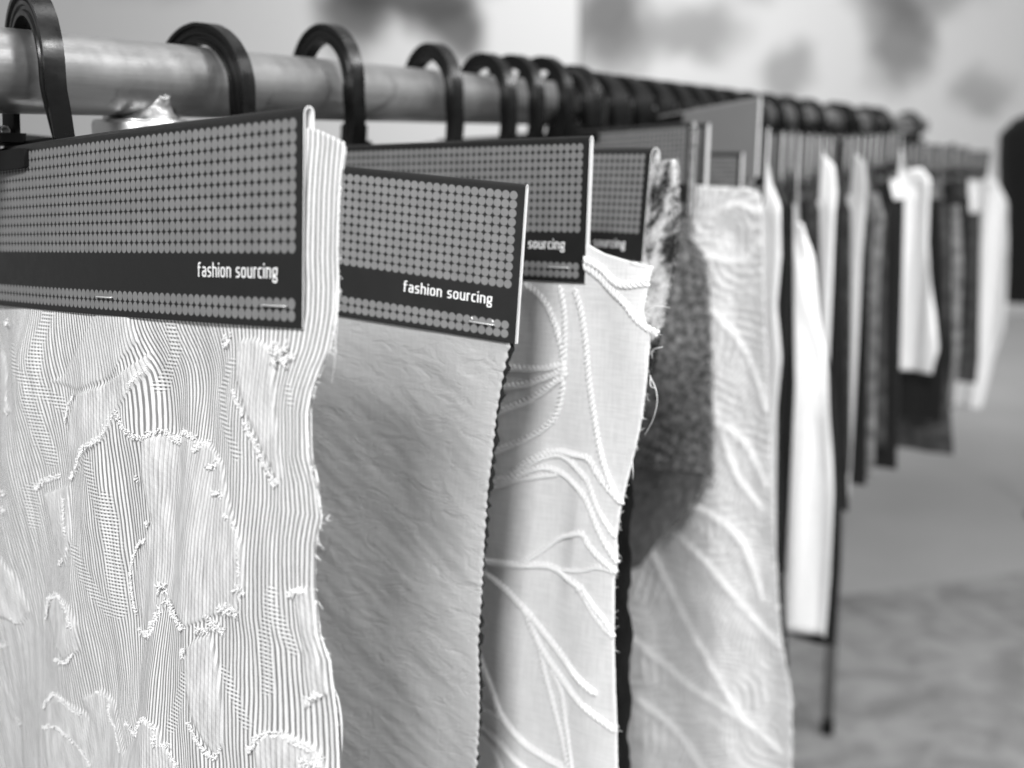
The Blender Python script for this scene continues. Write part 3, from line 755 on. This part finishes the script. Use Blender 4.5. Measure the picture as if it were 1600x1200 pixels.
CORDS = [ (K3([(945, 675), (1010, 730), (1050, 810), (1080, 900), (1095, 980)]) + K6([(1075, 150), (1070, 210), (1050, 285), (1010, 350), (930, 410), (790, 472)]), 1.05),
    (K3([(1090, 680), (1105, 780), (1106, 900), (1104, 1000)]) + K6([(1082, 60), (1086, 140)]), .9),
    (K3([(1155, 690), (1180, 800), (1200, 950)]) + K6([(1188, 40), (1203, 170), (1230, 330), (1260, 480), (1300, 600), (1352, 705)]), .95),
    (K6([(825, 92), (900, 100), (990, 104), (1080, 84)]), 1.05), (K6([(810, 180), (900, 175), (1000, 145), (1080, 108)]), 1.05), (K6([(795, 298), (880, 265), (960, 225), (1040, 165), (1080, 145)]), 1.15),
    (K6([(770, 615), (850, 575), (920, 520), (1000, 482), (1060, 475), (1130, 488), (1200, 502), (1240, 560), (1300, 640), (1362, 702)]), 1.0),
    (K6([(790, 610), (880, 572), (960, 514), (1040, 493), (1100, 512), (1150, 552), (1197, 597)]), .9),
    (K6([(770, 632), (860, 592), (960, 551), (1040, 562), (1110, 602), (1180, 662), (1220, 742), (1260, 832), (1300, 902), (1338, 965)]), .95), (K6([(780, 628), (900, 597), (1045, 580)]), .8),
    (K6([(1200, 600), (1240, 705), (1290, 792), (1332, 852)]), .85), (K6([(725, 958), (820, 970), (900, 982), (1000, 990), (1080, 1022), (1150, 1062), (1165, 1090)]), 1.1),
    (K1([(1150, 370), (1200, 455), (1260, 545), (1322, 612)]), .8), (K6([(890, 975), (960, 930), (1040, 872), (1110, 848), (1175, 835), (1200, 872), (1250, 930), (1332, 1004)]), .95), (K6([(1075, 1002), (1180, 1000), (1250, 984), (1332, 1010)]), .7),
    (K1([(735, 315), (830, 400), (900, 490), (980, 590), (1060, 682), (1150, 782), (1245, 864)]), 1.15), (K1([(905, 500), (940, 592), (985, 682), (1060, 782), (1150, 882), (1250, 972), (1322, 1035)]), 1.1),
    (K1([(960, 620), (990, 760), (1030, 900), (1070, 1050), (1110, 1230)]), .9), (K1([(1030, 770), (1070, 860), (1090, 980), (1110, 1100), (1128, 1230)]), .9), (K1([(700, 690), (760, 830), (810, 960), (900, 1070), (1000, 1150), (1110, 1215)]), 1.25),
    (K1([(700, 918), (770, 950), (820, 980)]), 1.0), (K1([(700, 1000), (790, 1070), (860, 1140), (940, 1220)]), 1.15), (K1([(700, 1046), (770, 1110), (830, 1230)]), 1.1),
    (K2([(50, 168), (150, 220), (240, 300), (320, 325), (445, 310)]), 1.1), (K2([(50, 208), (140, 270), (220, 350), (310, 430), (380, 520), (450, 580), (505, 612)]), 1.05), (K1([(1170, 380), (1225, 460), (1285, 540), (1325, 610)]), .75)]
for pl, w in CORDS:
    S = spline(pl, 1.5); uv, o = on3(S, .0007); parts = []; r = .00122 * w
    C = [S3.P(uv[i][0], uv[i][1], o[i]) for i in range(len(S))]
    L = 0; ph = random.random() * 6
    st = [[], []]
    for i in range(len(C)):
        tg = (C[min(i + 1, len(C) - 1)] - C[max(i - 1, 0)]).normalized(); sd = S3.n.cross(tg)
        if i: L += (C[i] - C[i - 1]).length
        for k in (0, 1):
            a = ph + L / .0060 * 2 * math.pi + k * math.pi
            st[k].append(C[i] + (sd * math.cos(a) * 1.0 + S3.n * math.sin(a) * .85) * r * .92)
    mesh_obj('braided_cord', *join([tube(s, [r * (.72 + .06 * math.sin(i * 1.7 + q)) for i in range(len(s))], 7) for q, s in enumerate(st)]), M_CORD, f3)
uvE3 = [S3.inv(*p, -.0018) for p in EDGE3[:-1]]; _, oE3 = on3(EDGE3[:-1])
edge_fray(S3, uvE3, list(oE3), f3, 170, M_THREAD, .0022)
loose_threads(S3, [[(1008, 492), (1020, 482), (1035, 477), (1050, 480)], [(1021, 560), (1026, 546), (1040, 541)], [(1017, 586), (1030, 608), (1033, 630), (1026, 655), (1010, 680)], [(1018, 590), (1024, 602), (1030, 606)], [(990, 720), (996, 735), (993, 748)], [(967, 850), (972, 870), (968, 885)], [(985, 409), (1005, 409), (1017, 411)]], .001, f3, r=.00022)
edge_fray(S3, [S3.inv(1012, 512), S3.inv(1031, 519)], .003, f3, 40, M_THREAD, .003)

# ================================================================== swatch 4: brushed tweed
S4 = frame_px((1018, 230), 0.75, (1003, 410), 46, -0.7, 'brushed black and white tweed swatch, thick and hairy, right of the corded white one')
header(S4, staples=(), gap=0.0085, nseg=40)
EDGE4 = [(1046, 246), (1047, 300), (1044, 380), (1037, 430), (1027, 470), (1021, 520), (1012, 570), (1000, 620), (985, 700), (960, 780), (950, 900)]
def tone4(u, t): return np.clip(.5 + 1.1 * nz(u, t, 130, 60, 6.6) + .75 * nz(u, t, 420, 300, 2.6) + .35 * np.cos((t - .005) * 75), 0, 1)
f4, sf4 = fabric(S4, EDGE4, 760, M_TWEED, top=[(1005, 268), (1022, 262), (1034, 250), (1046, 249)], left=.2, disp=lambda u, t, x, y, R_: .0007 * nz(u, t, 300, 300, 8) - .9 * np.maximum(0, .002 - u) * .4, nu=90, nv=170, off=-.0042,
                 attrs=lambda u, t, x, y, R_: {'tone': tone4(u, t)}, thick=.004)
fabric(S4, [(1000, 420), (990, 600), (978, 700), (989, 790), (984, 900), (987, 1000), (983, 1200), (984, 1500)], 1500, M_BLACKCLOTH, left=.2, off=-.0075, nu=30, nv=220, name='black_backing', label='black lining below the tweed',
       edge_fn=lambda t: .0022 * np.interp(t * 230, np.arange(600), rng.random(600) - .5), disp=lambda u, t, x, y, R_: .002 * np.sin(t * 140) * below_card(t))
def fibres(sw, n, u0, u1, edge, t0, t1, mats, parent, L=.0035):
    E = np.array([sw.inv(*p) for p in edge]); E = E[np.argsort(E[:, 1])]; buckets = [([], []) for _ in mats]
    for _ in range(n):
        t = random.uniform(t0, t1); R_ = np.interp(t, E[:, 1], E[:, 0]); f = random.random() ** 1.6; u = R_ + f * (u1 - R_) - .0002
        if t < CH + .002: u = min(u, -.0005 - random.random() * .002)
        tn = float(tone4(np.array([u]), np.array([t]))[0]) + random.gauss(0, .16); b = 0 if tn > .62 else (1 if tn > .36 else 2)
        p = sw.P(u, t, -.0022 - .9 * max(0, .002 - u) * .4); d = (-sw.eu * random.gauss(.35, .6) + sw.n * random.uniform(.2, 1.0) + sw.ev * random.gauss(.1, .7)).normalized()
        l = L * random.uniform(.4, 1.1); sd = d.cross(sw.n).normalized() * .00013; m = p + d * l * .5 + sw.ev * random.uniform(-.3, .5) * l * .3; e = p + d * l * .8 + sw.ev * random.uniform(-.6, .8) * l * .6
        V, Fc = buckets[b]; k = len(V); V += [p - sd, p + sd, m - sd, m + sd, e]; Fc += [(k, k + 1, k + 3, k + 2), (k + 2, k + 3, k + 4)]
    for (V, Fc), m in zip(buckets, mats):
        o = mesh_obj('brushed_pile', V, Fc, m, parent); o['kind'] = 'stuff'
fibres(S4, 9000, 0, .012, EDGE4, S4.inv(1040, 250)[1], S4.inv(1005, 700)[1], [plain('pale_fibre', .66, .9, spec=.1), plain('grey_fibre', .26, .9, spec=.1), plain('dark_fibre', .025, .9, spec=.1)], f4)

# ================================================================== the rest of the near rail
def solve_k(px, yaw, lo=0.0, hi=6.0, half=CW / 2):
    A = math.radians(yaw); e = Vector((math.cos(A), -math.sin(A), 0))
    for _ in range(50):
        mid = (lo + hi) / 2
        if proj(rail_pt(mid) + e * half)[0] < px: lo = mid
        else: hi = mid
    return lo, proj(rail_pt(lo) + e * half)[2]
def auto(TR, yaw, tilt, label, lean=-6, **kw):
    k, zc = solve_k(TR[0], yaw); hpx = F * CH / zc
    sw = frame_px(TR, zc, (TR[0] + lean, TR[1] + hpx * cp), yaw, tilt, label, **kw); sw.k = k; return sw

S5 = auto((1081, 190), 43, -3.2, 'dark curly boucle swatch with short hem, in front of the white feather-patterned one'); S5.k -= .012
header(S5, staples=(), gap=.007, nseg=24)
EDGE5 = [(1078, 370), (1090, 385), (1104, 410), (1108, 500), (1111, 640), (1112, 742)]
t5 = lambda u, t: np.clip(.45 + .9 * nz(u, t, 260, 260, 1.2) + .7 * nz(u, t, 620, 620, 3.2), 0, 1)
fabric(S5, EDGE5, 742, M_BOUCLE, left=.16, disp=lambda u, t, x, y, R_: (.15 + .85 * below_card(t, .006)) * (.0022 * nz(u, t, 240, 240, 1.2) + .0012 * nz(u, t, 600, 600, 7.7) + .0025 * np.sin(u * 45) * below_card(t)), nu=130, nv=220, thick=.003,
       attrs=lambda u, t, x, y, R_: {'tone': t5(u, t)}, off=-.0035, bottom_fn=lambda u: .003 * np.interp(u * 500, np.arange(200) - 30, rng.random(200)))
fabric(S5, [(1078, 370), (1090, 500), (1098, 640), (1100, 745), (1100, 800)], 800, M_BOUCLE, left=.16, off=-.006, nu=90, nv=160, thick=.002, attrs=lambda u, t, x, y, R_: {'tone': np.clip(.42 + .45 * nz(u, t, 240, 240, 5.2) + .3 * sstep(760, 880, y), 0, 1)}, name='fabric_or_shade_layer', label='added grey sheet shaped as the slanted shadow below the boucle',  # shadow on the white feather cloth modelled as a sheet, tone lightening downwards
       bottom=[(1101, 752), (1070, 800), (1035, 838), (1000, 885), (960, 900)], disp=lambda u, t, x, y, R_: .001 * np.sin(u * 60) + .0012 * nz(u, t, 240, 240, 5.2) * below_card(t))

S6 = auto((1105, 192), 42, -2.5, 'white feather-patterned jacquard swatch with ragged edge, behind the dark boucle one'); S6.k += .006
header(S6, text=False, staples=(), gap=.005, nseg=24)
EDGE6 = [(1184, 296), (1190, 312), (1191, 420), (1196, 520), (1199, 640), (1205, 760), (1212, 900), (1219, 1000), (1236, 1090), (1235, 1200), (1236, 1500)]
STEMS = [[(1010, 850), (1060, 950), (1110, 1030), (1160, 1120)], [(1050, 830), (1110, 880), (1170, 960), (1215, 1010)], [(1060, 790), (1110, 800), (1160, 850), (1190, 940)], [(985, 990), (1060, 1060), (1150, 1115), (1220, 1180)], [(1000, 1090), (1060, 1150), (1120, 1230)],
         [(1110, 480), (1150, 530), (1180, 590), (1195, 640)], [(1100, 560), (1120, 640), (1150, 740), (1190, 800)], [(1105, 400), (1150, 410), (1185, 380)], [(1110, 340), (1150, 320), (1180, 330)], [(1120, 660), (1160, 690), (1195, 760)]]
def feather(x, y):
    best = np.full(x.shape, 1e9); along = np.zeros(x.shape)
    for st in STEMS:
        S = spline(st, 8); acc = 0
        for (ax, ay), (bx, by) in zip(S[:-1], S[1:]):
            vx, vy = bx - ax, by - ay; l2 = vx * vx + vy * vy + 1e-9; tt = np.clip(((x - ax) * vx + (y - ay) * vy) / l2, 0, 1)
            dd = np.hypot(x - ax - tt * vx, y - ay - tt * vy); al = acc + tt * math.sqrt(l2); m = dd < best; best = np.where(m, dd, best); along = np.where(m, al, along); acc += math.sqrt(l2)
    stem = np.exp(-(best / 5.0) ** 2)
    barb = np.sin((along - best * .9 + 4 * np.sin(along * .05)) / (13 + 3 * np.sin(along * .021)) * 2 * math.pi) * sstep(3, 8, best) * (1 - sstep(40, 66, best))
    return stem, barb
def disp6(u, t, x, y, R_):
    stem, barb = feather(x, y)
    return .0035 * np.sin(u * 60 + t * 8) * below_card(t) + .0012 * nz(u, t, 60, 40, 3.3) + .0016 * stem + .0006 * barb + .0010 * nz(u, t, 260, 200, 8.1)
def attrs6(u, t, x, y, R_):
    stem, barb = feather(x, y); return {'tone': np.clip(.48 + .5 * stem + .20 * barb + .25 * nz(u, t, 60, 60, 2.0), 0, 1)}
f6, _ = fabric(S6, EDGE6, 1500, M_LACE, attrs=attrs6, left=.17, top=[(1085, 288), (1100, 291), (1140, 293), (1172, 294), (1184, 300)], disp=disp6, nu=230, nv=480, thick=.0006, edge_fn=lambda t: .0012 * np.interp(t * 420, np.arange(600), rng.random(600) - .5), off=.0012)
edge_fray(S6, [S6.inv(*p) for p in EDGE6[:-1]], .001, f6, 260, M_THREAD, .004, .0002)

def wavy(amp, f, ph): return lambda u, t, x, y, R_: amp * np.sin(u * f + ph + t * 5) * below_card(t) + amp * .3 * np.sin(u * f * 2.7 - t * 9) * below_card(t)
def far(TR, yaw, tilt, label, edge, bottom, mat, card=M_PRINT, amp=.003, **kw):
    sw = auto(TR, yaw, tilt, label, **kw); header(sw, card, text=False, staples=(), gap=.004, nseg=10)
    fabric(sw, edge, bottom, mat, left=CW * .8, disp=wavy(amp, 70 + 30 * random.random(), random.random() * 6), nu=40, nv=60, thick=.0008, off=-.0018, top=[(TR[0] - 4, TR[1] + 5), (TR[0] + .5, edge[0][1] + 3), edge[0]] if edge[0][0] > TR[0] + 2 else None)
    return sw
S7a = far((1159, 238), 41, 0, 'short dark swatch with low-hanging card, just right of the boucle header', [(1152, 330), (1150, 900)], 900, M_DARKCLOTH)
S7 = far((1187, 151), 42, -8.0, 'swatch with plain grey header tilted upwards above its neighbours', [(1178, 260), (1176, 800)], 800, M_MIDCLOTH, card=M_GREYCARD)
S8 = far((1200, 198), 40, -1, 'narrow wavy white swatch edge right of the feather-patterned one', [(1206, 285), (1221, 325), (1222, 400), (1214, 480), (1222, 560), (1213, 640), (1212, 1000)], 1000, M_WHITECLOTH)
S9 = far((1223, 205), 40, -1, 'thin black swatch sliver between two white swatches', [(1228, 365), (1232, 400), (1231, 520), (1222, 600), (1217, 700), (1223, 900), (1229, 1040)], 1045, M_BLACKCLOTH)
S10 = far((1249, 207), 40, -1, 'long white swatch hanging well below its neighbours at right', [(1258, 350), (1269, 400), (1279, 500), (1289, 580), (1298, 700), (1302, 780), (1297, 900), (1287, 1000)], 998, M_WHITECLOTH, amp=.006)
S11 = far((1263, 209), 40, -1, 'long black swatch showing around the long white one', [(1270, 400), (1300, 600), (1313, 760), (1312, 880), (1304, 1010)], 1012, M_BLACKCLOTH)
S12 = far((1286, 210), 40, -1, 'slim white swatch strip above the long black one', [(1292, 248), (1304, 258), (1308, 300), (1303, 400), (1293, 600), (1290, 760)], 760, M_WHITECLOTH)
S13 = far((1311, 212), 40, -1, 'black swatch between two slim pale strips', [(1312, 300), (1320, 560), (1326, 800)], 800, M_BLACKCLOTH)
S14 = far((1335, 211), 40, -1, 'slim pale swatch with bright upper corner, mid right', [(1340, 244), (1352, 250), (1355, 290), (1346, 400), (1337, 600), (1328, 780)], 780, M_PALECLOTH)
S15 = far((1356, 211), 40, -1, 'mid-grey mottled swatch before the black one', [(1372, 300), (1382, 335), (1374, 450), (1366, 740)], 745, M_MIDCLOTH)
S16 = far((1374, 209), 40, -1, 'broad black swatch left of the rounded white one', [(1398, 320), (1402, 400), (1400, 738)], 735, M_BLACKCLOTH)
S17 = far((1409, 204), 38, -1, 'white swatch with rounded lower corner, far right', [(1440, 262), (1455, 280), (1450, 380), (1462, 480), (1469, 545), (1460, 575)], 584, M_WHITECLOTH, amp=.008)
S18 = far((1428, 214), 38, 0, 'dark swatch behind the rounded white one', [(1478, 320), (1483, 420), (1476, 560), (1490, 700)], 712, M_DARKCLOTH)
G2 = 'fabric swatches hung on the near rail'
S19 = far((1472, 226), 36, 0, 'mottled grey swatch at the far end of the rail', [(1500, 320), (1504, 420), (1498, 560), (1490, 640)], 640, M_MIDCLOTH, group=G2)
S20 = far((1515, 230), 36, 0, 'dark grey swatch beside the distant white one', [(1532, 330), (1530, 560)], 600, M_DARKCLOTH, group=G2)
S21 = far((1548, 236), 36, 0, 'white distant swatch beside the black garment', [(1556, 280), (1574, 320), (1576, 420), (1570, 515), (1552, 560), (1530, 650)], 640, M_WHITECLOTH, amp=.01, group=G2)

EXTRA = []
for TR, lab, edge, bot, mat in [
    ((1236, 206), 'black swatch directly behind the thin black sliver', [(1240, 330), (1243, 600)], 900, M_BLACKCLOTH),
    ((1275, 209), 'dark swatch between the long white one and the slim white strip', [(1282, 330), (1288, 640)], 700, M_DARKCLOTH),
    ((1298, 211), 'black swatch behind the slim white strip', [(1310, 320), (1312, 700)], 720, M_BLACKCLOTH),
    ((1323, 212), 'charcoal swatch before the slim pale one', [(1330, 330), (1330, 700)], 740, M_DARKCLOTH),
    ((1346, 211), 'black swatch behind the slim pale one', [(1358, 330), (1352, 760)], 760, M_BLACKCLOTH),
    ((1365, 210), 'charcoal swatch behind the mid-grey mottled one', [(1386, 330), (1384, 700)], 700, M_DARKCLOTH),
    ((1392, 207), 'second black swatch left of the rounded white one', [(1412, 310), (1404, 640)], 690, M_BLACKCLOTH),
    ((1419, 210), 'black swatch directly behind the rounded white one', [(1468, 310), (1480, 560)], 660, M_BLACKCLOTH),
    ((1447, 218), 'black swatch before the far mottled grey one', [(1486, 310), (1488, 560)], 620, M_BLACKCLOTH),
    ((1492, 228), 'black swatch behind the far mottled grey one', [(1515, 310), (1512, 480)], 520, M_BLACKCLOTH)]:
    sw = far(TR, 39, -1, lab, edge, bot, mat); EXTRA.append((sw, 'black hook of the ' + lab))
# hangers; positions along the rail
hanger(S1, rail_at_px(50), 'black hook with clip at the left end, holding the striped swatch', clip_u=(S1.inv(45, 245)[0] + .0298), seed=1, lift=5)
hanger(S2, rail_at_px(314), 'second black hook from the left, lying close over the tube', seed=2)
hanger(S3, rail_at_px(506), 'third black hook from the left, standing high off the tube', lift=9, seed=3)
hanger(S4, rail_at_px(671), 'fourth black hook from the left, slightly blurred', lift=6, seed=4)
names = [(S5, 'fifth black hook, first of the tight cluster'), (S6, 'sixth black hook, in the tight cluster'), (S7a, 'black hook above the short dark swatch'), (S7, 'black hook of the upward tilted grey header'),
         (S8, 'black hook of the narrow wavy white swatch'), (S9, 'black hook of the thin black sliver swatch'), (S10, 'black hook of the long white swatch'), (S11, 'black hook of the long black swatch'),
         (S12, 'black hook of the slim white strip'), (S13, 'black hook of the swatch between pale strips'), (S14, 'black hook of the slim pale swatch'), (S15, 'black hook of the mid-grey mottled swatch'),
         (S16, 'black hook of the broad black swatch'), (S17, 'black hook of the rounded white swatch'), (S18, 'black hook of the dark swatch behind the rounded white one'),
         (S19, 'black hook of the far mottled grey swatch'), (S20, 'black hook beside the far white swatch'), (S21, 'last black hook at the far end of the rail')]
HPX = [762, 806, 852, 900, 942, 982, 1018, 1050, 1080, 1110, 1140, 1170, 1200, 1232, 1266, 1320, 1375, 1425]
for i, (s, nm) in enumerate(names): hanger(s, rail_at_px(HPX[i] - 8), nm, lift=4 + (i % 3) * 2 if i < 4 else 0, seed=5 + i)
for i, (s, nm) in enumerate(EXTRA): hanger(s, rail_at_px([878, 922, 962, 1000, 1034, 1065, 1095, 1125, 1300, 1348][i]), nm, seed=40 + i)

# black garment at the right edge, on a stand
def garment():
    c = at_y(1672, 300, 4.3); c.z = 0
    root = empty('garment_stand', c, 'black garment on a stand cut off by the right edge', 'garment')
    prof = [(1.405, .05, .05), (1.395, .11, .07), (1.36, .20, .10), (1.31, .245, .12), (1.22, .24, .13), (1.05, .22, .12), (.92, .225, .13), (.80, .23, .14), (.76, .23, .14)]
    V, Fc = [], []; n = 28
    for z, rx, ry in prof:
        for i in range(n):
            a = 2 * math.pi * i / n; w = 1 + .05 * math.sin(a * 7) * (1.4 - z)
            V.append((c.x + rx * w * math.cos(a), c.y + ry * w * math.sin(a), z))
    for j in range(len(prof) - 1):
        for i in range(n):
            i2 = (i + 1) % n; Fc.append((j * n + i, j * n + i2, j * n + n + i2, j * n + n + i))
    Fc.append(tuple(range(n)))
    mesh_obj('garment', V, Fc, M_BLACKCLOTH, root)
    mesh_obj('pole', *tube([Vector((c.x, c.y, 1.36)), Vector((c.x, c.y, .02))], .014, 12), M_BLACK, root)
    mesh_obj('base', *tube([Vector((c.x, c.y, .0)), Vector((c.x, c.y, .012)), Vector((c.x, c.y, .02))], [.06, .06, .05], 32), M_BLACK, root)
garment()
